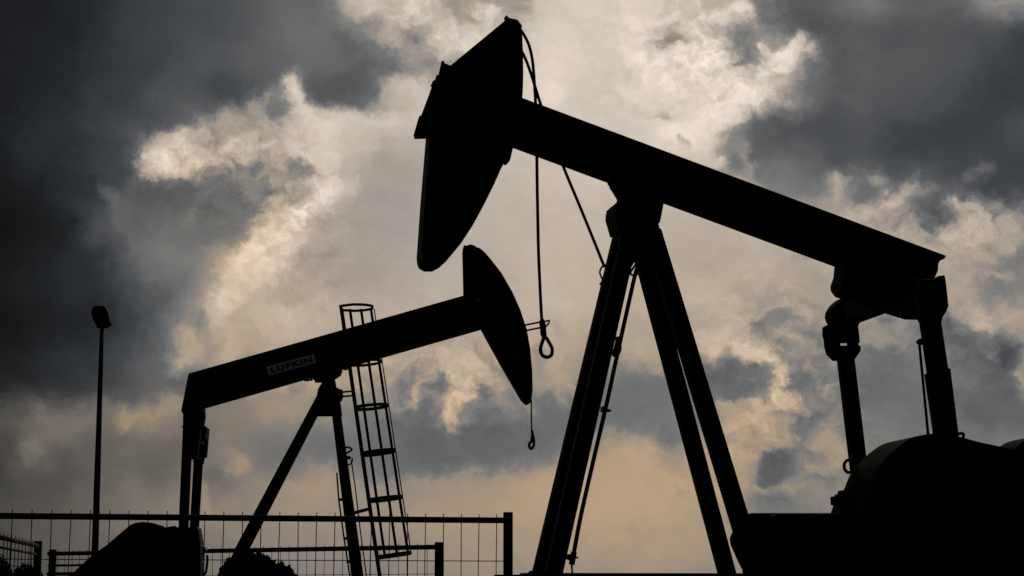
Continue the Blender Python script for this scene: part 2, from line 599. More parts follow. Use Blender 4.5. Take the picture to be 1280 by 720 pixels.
# post
bm = B()
K.slab(bm, [(391, 471), (394, 478.5), (402, 478.5), (419, 474.5), (426, 470), (428, 463), (423, 458), (395, 466)], -.14, .14)
tube(bm, [K.p(380, 476, .1), K.p(385, 474.5, .1), K.p(389, 475.5, .1), K.p(392, 473, .1)], .012)
tube(bm, [K.p(380, 473.5, .1), K.p(384, 476.5, .1), K.p(390, 473, .1)], .01)
tube(bm, [K.p(428, 461, .1), K.p(433, 462, .1), K.p(436, 459, .1)], .015)
U.part('centre_bearing', bm, BLACK)
bm = B()
K.slab(bm, [(404, 475), (400, 482), (397.5, 486), (392, 520.5), (428, 520.5), (424.5, 494), (423.5, 485), (420.5, 485), (418.5, 474)], -.13, .13)
U.part('post_cap', bm, BLACK)
for t0_, t1_ in ((.1, .36), (-.1, -.36)):
    bm = B()
    sh_ = -2.2 if t0_ > 0 else 2.2
    K.leg(bm, (416.5, 486), (447 + sh_, 722), t0_, t1_, .125, .12)
    U.part('leg', bm, BLACK)
    bm = B()
    K.leg(bm, (408, 486), (299 + sh_, 694), t0_, t1_, .14, .12)
    ext = bm
    A_, C_ = K.p(408, 486, t0_), K.p(299 + sh_, 694, t1_)
    U.part('leg', bm, BLACK)
    bm = B()

# wiring along the front leg
bm = B()
tube(bm, [K.p(421, 591, .4), K.p(423.5, 625, .4), K.p(430, 672, .4), K.p(436, 712, .4), K.p(438, 724, .4)], .012)
tube(bm, [K.p(439, 575, .4), K.p(443.5, 605, .4), K.p(450, 660, .4), K.p(458.5, 724, .4)], .009)
wr = U.part('conduit', bm, BLACK)
for x, y in ((426, 624.5), (432, 673), (436, 702)):
    bm = B()
    K.slab(bm, [(x - 3, y - 1.5), (x + 4, y - 2), (x + 4, y + 2), (x - 3, y + 1.5)], .37, .43, False)
    U.part('clip', bm, BLACK, wr)
bm = B()
tube(bm, spline([K.p(x, y, .4) for x, y in ((430, 560), (435, 559), (440, 562), (434, 566), (431, 568))], 5), .014)
K.slab(bm, [(431, 571), (437, 569.5), (439, 572), (437.5, 574.5), (433, 574)], .37, .43, False)
tube(bm, spline([K.p(x, y, .4) for x, y in ((440, 572), (440.5, 576), (438, 580), (435, 581))], 5), .01)
U.part('cable_gland', bm, BLACK, wr)

# caged ladder behind the beam
LT = -.62
bm = B()
def lad(py, c):
    """cage line c (0 rail .. 3 outermost bar) at image height, linear down the ladder"""
    X0 = (426.5, 437.2, 451, 463.5)[c]
    X1 = (471.5, 481, 496.5, 510.5)[c]
    return X0 + (X1 - X0) * (py - 384) / (697 - 384)
for t_ in (LT - .21, LT + .21):
    A_, C_ = K.p(426.5, 384, LT), K.p(475.5, 726, LT)
    box8(bm, A_ + K.m * (t_ - LT), C_ + K.m * (t_ - LT), K.a * .027, K.m * .012)
ld = U.part('ladder', bm, BLACK)
n = 15
for k in range(n):
    py = 392 + k * 23.2
    A_ = K.p(426.5 + (475.5 - 426.5) * (py - 384) / 342, py, LT)
    bm = B()
    tube(bm, [A_ - K.m * .2, A_ + K.m * .2], .012, 6)
    U.part('rung', bm, BLACK, ld)


def hoop(py, r=.022, dz=0):
    A_ = K.p(lad(py, 0), py, LT)
    bmh = B()
    D_ = (K.p(lad(py, 3) + 3.0, py + dz, LT) - A_)
    L_ = D_.length
    d_ = D_.normalized()
    up = Vector((0, 0, 1))
    pts = []
    for k in range(19):
        th = math.pi * k / 18
        y_ = .33 * math.cos(th) if True else 0
        xx = math.sin(th) ** .55 * L_
        pts.append(A_ + d_ * xx + K.m * (y_ * (1 if k not in (0, 18) else .64)))
    # flat bar hoop
    for i in range(18):
        p_, q_ = pts[i], pts[i + 1]
        e = (q_ - p_).normalized()
        box8(bmh, p_ - e * .004, q_ + e * .004, up * r, e.cross(up).normalized() * .005)
    return U.part('cage_hoop', bmh, BLACK, ld)


hoop(385, .02, -1)
hoop(455, .02, -3.5)
hoop(510.5, .024, -4)
hoop(568, .03, -5)
hoop(626, .03, -5)
hoop(697, .03, -6)
for c, tt in ((1, .3), (2, .33), (1, -.3), (2, -.31), (3, .1), (3, -.12)):
    bm = B()
    r_ = .021 if tt > 0 else .009
    dx = 0 if tt > 0 else (1.5, 1.5, 0, 4)[c]
    if c in (1, 2) and tt < 0:
        dx = 0.6
    A_, C_ = K.p(lad(385, c) + dx, 386, LT + tt), K.p(lad(695, c) + dx, 693, LT + tt)
    box8(bm, A_, C_, K.a * r_, K.m * .005)
    U.part('cage_bar', bm, BLACK, ld)
for ya, yb, xa, xb, rr_ in ((490.5, 489, 422, 441, .012), (496, 494.5, 422, 442, .012), (641, 636, 443, 462, .025)):
    bm = B()
    box8(bm, K.p(xa, ya, -.3), K.p(xb, yb, LT + .21), Vector((0, 0, rr_)), K.m * .02)
    U.part('ladder_bracket', bm, BLACK, ld)
bm = B()
K.slab(bm, [(424, 487), (428, 487), (429, 496), (427, 501), (424, 503)], -.4, -.3, False)
U.part('bracket_plate', bm, BLACK, ld)

# tail: bearing, pitmans, weights
bm = B()
K.slab(bm, [(229, 512), (254.5, 509), (257.5, 524.5), (254, 527), (255, 531), (262, 537), (260, 550), (245, 555), (229, 550), (229.5, 526), (228.5, 522), (230, 517)], -.2, .2)
tube(bm, [K.p(230, 533.5, .1), K.p(226.5, 533.5, .1)], .01)
U.part('tail_bearing', bm, BLACK)
sa = (K.p(244, 545, 0) - K.O).dot(K.a)
bm = B()
q = K.p(245, 545, 0)
box8(bm, q - K.m * .7, q + K.m * .7, K.a * .05, Vector((0, 0, .08)))
U.part('equaliser', bm, BLACK)
for tp, bt, t_, dk in (((235, 530), (229, 672), .85, 0), ((250.5, 535), (242, 676), -.85, 1)):
    bm = B()
    A_, C_ = K.p(tp[0], tp[1], t_), K.p(bt[0], bt[1], t_)
    ibar(bm, A_, C_, .13, .1, K.a)
    pm = U.part('pitman', bm, BLACK)
    bm = B()
    if dk == 0:
        K.slab(bm, [(229.5, 516), (256, 516), (256, 528), (251, 540), (247, 574), (238, 574), (238, 562), (229.5, 561), (229, 536)], t_ - .06, t_ + .06, False)
    else:
        K.slab(bm, [(240, 526), (254, 526), (255, 535), (261.5, 536), (259.5, 561), (258.5, 572), (255.5, 572), (254.5, 580), (242, 578)], t_ - .06, t_ + .06, False)
    U.part('bearing_box', bm, BLACK, pm)
bm = B()
K.slab(bm, [(60, 748), (89, 720), (120, 692), (135, 682), (147, 671.5), (160, 660.5), (165, 656.5), (171, 654), (180, 652.7), (191, 653.7), (196, 655), (200, 656.8), (203, 657), (204, 659.3), (220, 659.7), (247, 659.5), (249.5, 662), (251, 674), (252, 690), (251, 780), (60, 780)], .5, .8, False)
U.part('counterweight', bm, BLACK)
bm = B()
K.slab(bm, [(205, 659.5), (220, 657.5), (223, 659.6), (248, 659.3), (250.5, 660), (253, 669), (255, 682), (258, 684), (260.5, 688), (257, 691), (254.5, 692), (253.5, 702), (255.5, 716), (252, 721), (250, 780), (205, 780)], -.8, -.4)
cw = U.part('counterweight', bm, DULL_RED)
bm = B()
tube(bm, spline([K.p(x, y, -.3) for x, y in ((254, 719), (257, 716), (258.5, 708), (259.3, 698), (258.5, 694))], 5), .018)
U.part('lifting_eye', bm, BLACK, cw)
bm = B()
K.slab(bm, [(150, 690), (235, 680), (245, 800), (140, 800)], -.38, .5, False)
U.part('gearbox', bm, BLACK)
bm = B()
zt2 = .95
for t_ in (-.6, .6):
    a0, a1 = K.O + K.m * t_ - K.a * 4.0, K.O + K.m * t_ + K.a * 1.0
    a0.z = a1.z = zt2 - .1
    box8(bm, a0, a1, K.m * .09, Vector((0, 0, .1)))
for k in range(5):
    q = K.O + K.a * (-3.8 + k * 1.15)
    q.z = zt2 - .11
    box8(bm, q - K.m * .508, q + K.m * .508, K.a * .08, Vector((0, 0, .08)))
U.part('skid_frame', bm, BLACK)
bm = B()
a0, a1 = K.O - K.a * 4.2, K.O + K.a * 1.2
a0.z = a1.z = .37
box8(bm, a0, a1, K.m * .95, Vector((0, 0, .379)))
U.part('concrete_footing', bm, CONC)
# lower ends of the legs down to the skid
for tb in (.36, -.36):
    for (x1_, y1_, x2_, y2_, w_) in ((447, 720, 450.4, 749, .12), (301, 690, 272, 746, .135)):
        bm = B()
        sh_ = -2.2 if tb > 0 else 2.2
        p1_ = K.p(x1_ + sh_, y1_, tb)
        p2_ = K.p(x2_ + sh_, y2_, tb)
        box8(bm, p1_, p2_, K.a * w_ * .5, K.m * .07)
        U.part('leg_shoe', bm, BLACK)

R3 = Thing('wire_rope', 'short thin cable with a small hook dangling from the lower tip of the smaller horsehead', 'cable', K.p(664, 503, 0))
bm = B()
tube(bm, [K.p(664, 500, .03), K.p(664.3, 530, .03), K.p(664.8, 546, .03)], .011)
R3.part('rope', bm, ROPE, smooth=True)
bm = B()
tube(bm, spline([K.p(x, y, .03) for x, y in ((664.8, 538), (666, 544), (667.5, 552), (666.5, 558), (664, 561), (661.5, 558), (662, 554), (664.5, 551), (665, 545))], 4), .021)
R3.part('hook', bm, ROPE, smooth=True)

# ------------------------------------------------------------------ fences
def fence(name, label, A_, C_, H, spacing, posts, rail_r, wires_y, wire_r, over, post_r, post_over, base=True, midrails=(), group='temporary mesh fences'):
    """A_, C_: ground ends; posts: fractions along"""
    A_, C_ = Vector(A_), Vector(C_)
    T_ = Thing(name, label, 'fence', A_, group)
    d = C_ - A_
    L_ = d.length
    d.normalize()
    up = Vector((0, 0, 1))
    nrm = d.cross(up)
    bm = B()
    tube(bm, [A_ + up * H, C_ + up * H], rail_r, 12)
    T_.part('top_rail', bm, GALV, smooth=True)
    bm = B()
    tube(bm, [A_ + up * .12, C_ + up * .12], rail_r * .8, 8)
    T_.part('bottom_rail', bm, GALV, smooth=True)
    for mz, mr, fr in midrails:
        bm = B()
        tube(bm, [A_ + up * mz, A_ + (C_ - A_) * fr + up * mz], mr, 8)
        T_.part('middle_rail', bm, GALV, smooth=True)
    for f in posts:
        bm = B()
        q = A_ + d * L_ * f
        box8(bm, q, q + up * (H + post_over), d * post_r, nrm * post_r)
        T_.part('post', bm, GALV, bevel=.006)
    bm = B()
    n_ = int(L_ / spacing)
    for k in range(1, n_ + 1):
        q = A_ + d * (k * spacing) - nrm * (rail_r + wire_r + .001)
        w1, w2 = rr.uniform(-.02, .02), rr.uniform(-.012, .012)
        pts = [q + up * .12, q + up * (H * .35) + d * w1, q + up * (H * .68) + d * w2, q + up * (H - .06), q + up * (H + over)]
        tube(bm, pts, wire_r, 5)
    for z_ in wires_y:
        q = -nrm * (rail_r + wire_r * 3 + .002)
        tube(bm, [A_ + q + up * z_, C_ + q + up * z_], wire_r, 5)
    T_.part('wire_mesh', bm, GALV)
    return T_


def gpt(px, depth):
    w = at(px, 660, depth)
    return Vector((w.x, w.y, 0))


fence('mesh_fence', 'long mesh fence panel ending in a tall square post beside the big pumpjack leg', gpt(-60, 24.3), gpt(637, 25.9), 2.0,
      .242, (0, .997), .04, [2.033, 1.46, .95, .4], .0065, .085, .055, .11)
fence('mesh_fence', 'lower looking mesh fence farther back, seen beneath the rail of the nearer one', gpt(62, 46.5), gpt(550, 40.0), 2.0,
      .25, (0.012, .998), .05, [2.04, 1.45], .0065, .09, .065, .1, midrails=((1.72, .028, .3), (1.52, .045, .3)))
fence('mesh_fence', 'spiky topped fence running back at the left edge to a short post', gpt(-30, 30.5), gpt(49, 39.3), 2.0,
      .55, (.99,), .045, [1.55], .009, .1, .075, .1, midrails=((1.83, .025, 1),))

# ------------------------------------------------------------------ lamp
lp = at(119, 690, 45)
lp.z = 0
LM = Thing('street_lamp', 'tall slim lamp post with a rounded box head against the dark cloud', 'street lamp', lp)
bm = B()
tp = at(127.5, 408, 45)
tube(bm, [lp, lp + (tp - lp) * .5, tp], [.09, .075, .05], 12)
LM.part('pole', bm, BLACK, smooth=True)
bm = B()
hp = [(115.2, 390), (116.5, 386), (120, 383.4), (124, 383), (130, 383), (134, 386), (136.3, 391), (138.5, 402), (139, 405), (136.5, 407.5), (130, 409), (123, 408), (119.5, 405), (117.5, 400)]
pts = [at(x, y, 45) for x, y in hp]
poly_extrude(bm, [w + Vector((0, -.13, .0)) for w in pts], [w + Vector((0, .13, 0)) for w in pts])
LM.part('lamp_head', bm, BLACK, bevel=.012)
bm = B()
for k in range(1):
    c_ = at(128, 407.2, 45)
    box8(bm, c_ - Vector((.12, 0, .02)), c_ + Vector((.12, 0, -.02)), Vector((0, .1, 0)), Vector((0, 0, .03)))
LM.part('lamp_lens', bm, GALV)


# ------------------------------------------------------------------ bushes
def bush(label, px, depth, outline, nleaf, seed, dep=.8, leaf=.03):
    """outline: list of (px, py) across the crown top; leaves fill the volume under it"""
    r_ = random.Random(seed)
    base = gpt(px, depth)
    Bt = Thing('bush', label, 'bush', base, 'dark shrubs')
    xs_ = [at(x, y, depth) for x, y in outline]
    x0_, x1_ = xs_[0].x, xs_[-1].x
    def top(x):
        for A_, C_ in zip(xs_, xs_[1:]):
            if A_.x <= x <= C_.x:
                return A_.z + (C_.z - A_.z) * (x - A_.x) / max(1e-6, C_.x - A_.x)
        return 0
    hw = (x1_ - x0_) / 2
    xc = (x0_ + x1_) / 2
    bm = B()
    for i in range(nleaf):
        x = r_.uniform(x0_, x1_)
        yy = r_.uniform(-1, 1)
        fall = math.sqrt(max(0, 1 - yy * yy))
        xr = xc + (x - xc) * (.35 + .65 * fall)
        h = (top(x) - .35) * (.6 + .4 * fall) + .35
        lump = .93 + .07 * math.sin(x * 21 + yy * 5) * math.sin(yy * 9 + x * 7)
        z = .15 + (h * lump - .15) * (r_.random() ** .25)
        c_ = Vector((xr, base.y + yy * dep, z))
        s_ = leaf * r_.uniform(.6, 1.3)
        e1 = Vector((r_.gauss(0, 1), r_.gauss(0, 1), r_.gauss(0, 1))).normalized()
        e2 = e1.orthogonal().normalized()
        vs = [bm.verts.new(c_ + e1 * s_), bm.verts.new(c_ + e2 * s_ * .5), bm.verts.new(c_ - e1 * s_), bm.verts.new(c_ - e2 * s_ * .5)]
        bm.faces.new(vs)
    Bt.part('crown', bm, LEAF)
    bm = B()
    for k in range(9):
        a_ = k * 2.4
        tube(bm, [base + Vector((.05 * math.cos(a_), .05 * math.sin(a_), 0)), base + Vector((.35 * hw * math.cos(a_), .3 * dep * math.sin(a_), .55)),
                  base + Vector((.6 * hw * math.cos(a_), .5 * dep * math.sin(a_), 1.0))], [.035, .022, .01], 6)
    Bt.part('stem', bm, BARK)


bush('rounded dark bush at the foot of the slanting rear leg of the smaller pumpjack', 325, 27.0,
     [(262, 745), (270, 727), (277, 708), (284, 697), (290, 691), (300, 688), (315, 687), (328, 688), (335, 691), (345, 698), (357, 704), (366, 712), (375, 718), (385, 735)], 34000, 1, .6, .042)
bush('dark bush cut off by the left edge of the picture behind the spiky fence', -8, 42.0,
     [(-60, 720), (-40, 696), (-20, 688), (0, 689), (8, 693), (13, 703), (18, 722)], 9000, 2, .7, .04)
bush('low dark bush between the left edge bush and the short fence post', 33, 43.0,
     [(14, 730), (20, 708), (26, 703), (33, 702), (40, 703), (46, 702), (52, 712), (58, 730)], 7000, 3, .6, .04)

# ------------------------------------------------------------------ sky
W = bpy.data.worlds.new('World')
S.world = W
W.use_nodes = True
nt = W.node_tree
nt.nodes.clear()


class V:
    """tiny expression wrapper over math nodes"""
    def __init__(s, sock):
        s.k = sock

    def _m(s, op, o=None, o2=None, clamp=False):
        n = nt.nodes.new('ShaderNodeMath')
        n.operation = op
        n.use_clamp = clamp
        for i, x in enumerate((s, o, o2)):
            if x is None:
                continue
            if isinstance(x, V):
                nt.links.new(x.k, n.inputs[i])
            else:
                n.inputs[i].default_value = x
        return V(n.outputs[0])

    @staticmethod
    def one():
        n = nt.nodes.new('ShaderNodeValue')
        n.outputs[0].default_value = 1.0
        return V(n.outputs[0])

    def __add__(s, o): return s._m('ADD', o)
    def __radd__(s, o): return s._m('ADD', o)
    def __sub__(s, o): return s._m('SUBTRACT', o)
    def __mul__(s, o): return s._m('MULTIPLY', o)
    def __rmul__(s, o): return s._m('MULTIPLY', o)
    def __truediv__(s, o): return s._m('DIVIDE', o)
    def abs(s): return s._m('ABSOLUTE')
    def sign(s): return s._m('SIGN')
    def max(s, o): return s._m('MAXIMUM', o)
    def min(s, o): return s._m('MINIMUM', o)
    def clamp(s): return s._m('ADD', 0.0, None, True)
    def mad(s, a, b): return s._m('MULTIPLY_ADD', a, b)

    def step(s, a, b):
        n = nt.nodes.new('ShaderNodeMapRange')
        n.interpolation_type = 'SMOOTHSTEP'
        nt.links.new(s.k, n.inputs['Value'])
        n.inputs['From Min'].default_value, n.inputs['From Max'].default_value = a, b
        return V(n.outputs['Result'])

    def lin(s, a, b, c=0.0, d=1.0):
        n = nt.nodes.new('ShaderNodeMapRange')
        n.clamp = True
        nt.links.new(s.k, n.inputs['Value'])
        for nm, x in zip(('From Min', 'From Max', 'To Min', 'To Max'), (a, b, c, d)):
            n.inputs[nm].default_value = x
        return V(n.outputs['Result'])


def comb(x, y, z):
    n = nt.nodes.new('ShaderNodeCombineXYZ')
    for i, q in enumerate((x, y, z)):
        if isinstance(q, V):
            nt.links.new(q.k, n.inputs[i])
        else:
            n.inputs[i].default_value = q
    return n.outputs[0]


def noise(vec, scale, detail=6, rough=.55, kind='FBM', dist=0.0, lac=2.0):
    n = nt.nodes.new('ShaderNodeTexNoise')
    n.noise_dimensions = '3D'
    n.normalize = True
    nt.links.new(vec, n.inputs['Vector'])
    n.inputs['Scale'].default_value = scale
    n.inputs['Detail'].default_value = detail
    n.inputs['Roughness'].default_value = rough
    n.inputs['Lacunarity'].default_value = lac
    n.inputs['Distortion'].default_value = dist
    return n


tc = nt.nodes.new('ShaderNodeTexCoord')
sx = nt.nodes.new('ShaderNodeSeparateXYZ')
nt.links.new(tc.outputs['Generated'], sx.inputs[0])
DX, DY, DZ = (V(sx.outputs[i]) for i in range(3))
yc = DY.max(0.2)
u0, v0 = DX / yc, DZ / yc          # bearing and height of the sky direction (tangents)


def sky_uv(px, py):
    d = ray(px, py)
    return d.x / d.y, d.z / d.y


# turbulent displacement of the cloud chart
nA = noise(comb(u0, v0, 8.9), 60, 5, .65)
sA = nt.nodes.new('ShaderNodeSeparateColor')
nt.links.new(nA.outputs['Color'], sA.inputs[0])
WA = 0.024
u = u0 + (V(sA.outputs[0]) - .5) * WA
v = v0 + (V(sA.outputs[1]) - .5) * WA
# the charted stretch of cloud carries on, folded over, past its ends
u = u.sign() * ((u.abs() - .277).abs() * -1.0 + .277)
v = (v - .3165).abs() * -1.0 + .3165

# cloud brightness chart: rows by height, columns by bearing (display values)
XS = list(range(0, 1281, 40))
GRID = {
 0:   [24, 26, 32, 40, 55, 64, 72, 78, 86, 96, 102, 158, 178, 188, 172, 152, 160, 192, 200, 205, 205, 196, 178, 150, 105, 88, 90, 112, 98, 92, 98, 125, 130],
 40:  [24, 28, 32, 42, 56, 66, 72, 76, 86, 98, 102, 108, 140, 160, 178, 185, 180, 200, 205, 205, 210, 178, 200, 150, 122, 92, 86, 90, 86, 85, 84, 80, 72],
 80:  [26, 28, 33, 43, 52, 62, 75, 78, 88, 98, 98, 92, 108, 140, 162, 185, 188, 205, 205, 205, 212, 212, 208, 150, 188, 158, 92, 88, 86, 85, 80, 68, 62],
 120: [27, 33, 38, 48, 56, 70, 80, 76, 92, 120, 100, 98, 125, 180, 188, 188, 192, 206, 198, 200, 205, 205, 205, 205, 178, 112, 88, 86, 84, 80, 70, 62, 62],
 160: [28, 38, 44, 56, 72, 90, 118, 150, 150, 168, 188, 180, 178, 180, 182, 185, 190, 196, 196, 195, 196, 210, 214, 140, 95, 82, 76, 76, 68, 65, 62, 64, 74],
 200: [26, 38, 44, 60, 84, 192, 168, 165, 142, 176, 186, 182, 170, 172, 176, 180, 185, 190, 190, 194, 195, 192, 180, 112, 102, 98, 85, 80, 70, 70, 68, 68, 66],
 240: [20, 26, 38, 55, 85, 96, 102, 115, 122, 142, 190, 178, 170, 168, 172, 176, 180, 185, 188, 188, 185, 182, 178, 165, 132, 122, 128, 120, 112, 98, 86, 80, 78],
 280: [16, 22, 32, 66, 82, 100, 108, 116, 155, 186, 176, 168, 170, 172, 174, 175, 178, 180, 182, 182, 180, 176, 175, 172, 168, 165, 165, 163, 148, 116, 154, 160, 140],
 320: [18, 24, 36, 50, 85, 112, 118, 145, 188, 190, 166, 168, 172, 170, 170, 172, 175, 180, 180, 180, 176, 172, 169, 168, 166, 160, 160, 160, 156, 150, 150, 136, 126],
 360: [22, 28, 38, 46, 70, 95, 125, 165, 183, 166, 165, 168, 170, 170, 172, 172, 173, 178, 178, 177, 176, 175, 171, 166, 160, 162, 160, 158, 156, 152, 150, 126, 130],
 400: [18, 24, 32, 40, 60, 90, 134, 163, 162, 170, 170, 165, 168, 168, 170, 170, 170, 172, 170, 168, 166, 166, 165, 165, 142, 143, 148, 142, 140, 122, 126, 148, 134],
 440: [20, 28, 38, 50, 70, 96, 132, 140, 152, 165, 165, 162, 160, 162, 165, 162, 160, 156, 152, 148, 155, 158, 162, 165, 150, 122, 128, 120, 110, 118, 110, 100, 130],
 480: [35, 40, 50, 60, 78, 95, 102, 120, 140, 152, 152, 148, 150, 122, 158, 136, 138, 140, 136, 118, 115, 112, 110, 114, 132, 112, 122, 108, 108, 106, 100, 90, 120],
 520: [72, 84, 94, 98, 112, 118, 115, 120, 130, 132, 130, 126, 118, 112, 126, 116, 116, 110, 106, 108, 110, 114, 116, 150, 158, 130, 132, 115, 112, 110, 105, 92, 96],
 560: [72, 96, 88, 92, 98, 104, 105, 118, 116, 115, 115, 110, 108, 100, 95, 95, 98, 104, 122, 142, 155, 132, 140, 146, 146, 112, 142, 124, 120, 115, 112, 110, 106],
 600: [68, 78, 80, 92, 100, 100, 110, 112, 125, 135, 140, 125, 114, 122, 134, 136, 140, 148, 152, 156, 158, 155, 152, 148, 98, 122, 134, 128, 124, 118, 115, 112, 110],
 640: [72, 80, 85, 95, 105, 112, 118, 124, 126, 135, 140, 140, 139, 142, 145, 146, 148, 151, 153, 156, 156, 152, 148, 134, 116, 120, 122, 122, 120, 118, 115, 112, 110],
 680: [70, 78, 84, 92, 100, 106, 112, 118, 122, 128, 130, 131, 132, 136, 140, 142, 145, 147, 149, 150, 150, 147, 145, 140, 130, 124, 122, 120, 118, 116, 114, 112, 110],
 720: [68, 75, 82, 90, 96, 102, 108, 114, 118, 122, 125, 127, 129, 132, 135, 138, 140, 142, 143, 143, 143, 141, 139, 135, 130, 124, 122, 120, 118, 116, 114, 112, 110],
}


def s2l(c):
    return c / 12.92 if c <= .04045 else ((c + .055) / 1.055) ** 2.4


import numpy as np
CW, RH = 8, 8                    # chart spacing
cx_ = np.arange(0, 1281, CW, dtype=float)
ry_ = np.arange(0, 721, RH, dtype=float)


def cubic(tab, q):
    """Catmull-Rom along the first axis of tab at positions q"""
    i = np.clip(np.floor(q).astype(int), 0, len(tab) - 2)
    t = (q - i)[:, None]
    p = [tab[np.clip(i + k, 0, len(tab) - 1)] for k in (-1, 0, 1, 2)]
    return .5 * (2 * p[1] + (p[2] - p[0]) * t + (2 * p[0] - 5 * p[1] + 4 * p[2] - p[3]) * t * t + (3 * p[1] - p[0] - 3 * p[2] + p[3]) * t ** 3)


rows0 = sorted(GRID)
base = np.array([GRID[y] for y in rows0], float)
base = cubic(base, ry_ / 40.0)
LT_ = cubic(base.T, cx_ / 40.0).T
GX, GY = np.meshgrid(cx_, ry_)


def blobf(x, y, rx, ry, L, k=.9, ang=0.0):
    """a single puff of cloud: centre, radii, brightness"""
    global LT_
    c, n_ = math.cos(math.radians(ang)), math.sin(math.radians(ang))
    dx, dy = GX - x, GY - y
    a_, b_ = (dx * c + dy * n_) / rx, (dy * c - dx * n_) / ry
    w = k * np.exp(-(a_ * a_ + b_ * b_) ** 1.3)
    LT_ = LT_ + (L - LT_) * w


def rim(pts, wd, L, k=.85):
    """a lit or shaded cloud edge following pts"""
    global LT_
    dmin = np.full(GX.shape, 1e9)
    for (x0, y0), (x1, y1) in zip(pts, pts[1:]):
        ex, ey = x1 - x0, y1 - y0
        t = np.clip(((GX - x0) * ex + (GY - y0) * ey) / (ex * ex + ey * ey + 1e-9), 0, 1)
        dmin = np.minimum(dmin, np.hypot(GX - x0 - t * ex, GY - y0 - t * ey))
    w = k * np.exp(-(dmin / wd) ** 2)
    LT_ = LT_ + (L - LT_) * w



rim([(135, 240), (150, 265), (165, 305), (185, 325), (210, 345)], 8, 106, .5)
rim([(262, 230), (245, 255), (235, 275)], 7, 126, .6)
rim([(208, 190), (230, 177), (255, 166)], 12, 170, .75)
blobf(285, 160, 26, 10, 146, .7)
blobf(250, 178, 14, 8, 158, .6)
blobf(210, 198, 21, 15, 202, .95, -15)
rim([(230, 195), (270, 190), (327, 180), (360, 176), (404, 174)], 12, 182)
blobf(300, 236, 28, 13, 116, .8)
blobf(285, 285, 30, 22, 114, .7)
blobf(375, 212, 24, 18, 140, .85)
blobf(330, 240, 22, 12, 124, .7)
blobf(482, 262, 72, 74, 152, .75)
blobf(430, 335, 70, 44, 154, .75)
blobf(232, 265, 60, 40, 98, .5)
rim([(363, 100), (379, 132), (404, 165), (413, 195), (407, 227), (394, 256), (352, 285), (327, 300), (303, 328), (290, 350), (280, 378), (268, 398)], 12, 200, .95)
blobf(350, 318, 20, 20, 184, .45)
rim([(322, 131), (338, 122)], 6, 150, .6)
blobf(350, 135, 9, 9, 116, .7)
blobf(375, 185, 9, 8, 178, .7)
blobf(448, 192, 16, 11, 186, .8)
rim([(415, 215), (445, 226)], 8, 182, .7)
rim([(400, 150), (450, 147), (497, 150)], 10, 192, .8)
rim([(242, 408), (234, 438), (222, 452)], 10, 158, .85)
rim([(262, 392), (282, 412), (298, 430), (284, 446)], 14, 168, .8)
blobf(248, 402, 10, 14, 112, .6)
rim([(55, 520), (75, 535), (100, 525)], 13, 108, .7)
rim([(155, 527), (185, 519), (228, 499)], 9, 138, .8)
blobf(42, 560, 15, 13, 112, .8)
blobf(296, 578, 15, 13, 142, .85)
blobf(272, 596, 16, 10, 100, .6)
rim([(250, 610), (264, 642)], 6, 140, .6)
blobf(465, 8, 30, 15, 182, .85)
rim([(520, 12), (540, 34), (549, 56)], 11, 192, .8)
blobf(520, 48, 16, 12, 138, .7)
blobf(572, 18, 14, 10, 156, .7)
blobf(610, 17, 14, 9, 208, .8)
blobf(495, 115, 22, 16, 188, .6)
blobf(652, 14, 20, 13, 148, .8)
blobf(690, 116, 14, 12, 216, .8)
blobf(836, 52, 15, 8, 148, .85)
rim([(800, 76), (840, 74), (890, 74), (912, 92)], 9, 215, .8)
rim([(862, 42), (866, 38)], 7, 226, .8)
rim([(878, 30), (905, 25), (928, 15)], 9, 215, .85)
blobf(930, 48, 20, 9, 120, .85)
blobf(936, 74, 18, 14, 116, .85)
blobf(956, 55, 8, 5, 205, .7)
rim([(925, 118), (950, 96), (966, 76), (985, 66), (1006, 60)], 13, 206, .9)
blobf(986, 96, 9, 8, 148, .8)
blobf(1015, 95, 14, 30, 92, .5)
rim([(843, 172), (880, 158), (915, 150)], 9, 216, .85)
rim([(925, 175), (905, 185)], 8, 132, .7)
blobf(900, 203, 12, 8, 200, .8)
blobf(858, 178, 8, 6, 152, .7)
blobf(825, 143, 12, 7, 168, .8)
blobf(862, 92, 10, 8, 184, .6)
blobf(1255, 0, 30, 4, 140, .9)
rim([(1038, 246), (1051, 226)], 8, 164, .8)
blobf(1086, 240, 20, 10, 104, .85)
blobf(1096, 228, 9, 6, 152, .7)
rim([(1108, 254), (1125, 244), (1140, 234)], 8, 166, .8)
blobf(1172, 262, 20, 15, 92, .9)
blobf(1130, 272, 11, 9, 122, .8)
rim([(1198, 248), (1222, 262), (1216, 284), (1196, 286)], 11, 174, .8)
blobf(1243, 258, 10, 8, 166, .7)
blobf(1249, 276, 5, 16, 110, .8)
blobf(1277, 280, 10, 12, 116, .7)
rim([(1210, 226), (1236, 209)], 6, 108, .7)
blobf(1160, 303, 9, 6, 128, .7)
blobf(1252, 358, 24, 8, 120, .85)
rim([(1188, 350), (1214, 343), (1262, 344)], 6, 160, .7)
blobf(1010, 480, 46, 110, 130, .75)
blobf(1150, 490, 110, 60, 108, .5)
rim([(975, 478), (988, 500), (976, 520), (990, 540)], 9, 156, .75)
blobf(922, 478, 44, 25, 106, .95)
rim([(888, 442), (904, 429), (925, 428), (946, 437), (966, 453), (976, 474), (971, 496)], 7, 184, .9)
blobf(908, 440, 7, 6, 128, .8)
blobf(951, 411, 13, 11, 116, .85)
rim([(936, 398), (955, 386), (985, 383), (1012, 392)], 7, 170, .8)
blobf(992, 402, 16, 9, 134, .7)
blobf(985, 438, 12, 12, 120, .8)
blobf(1001, 481, 17, 13, 104, .9)
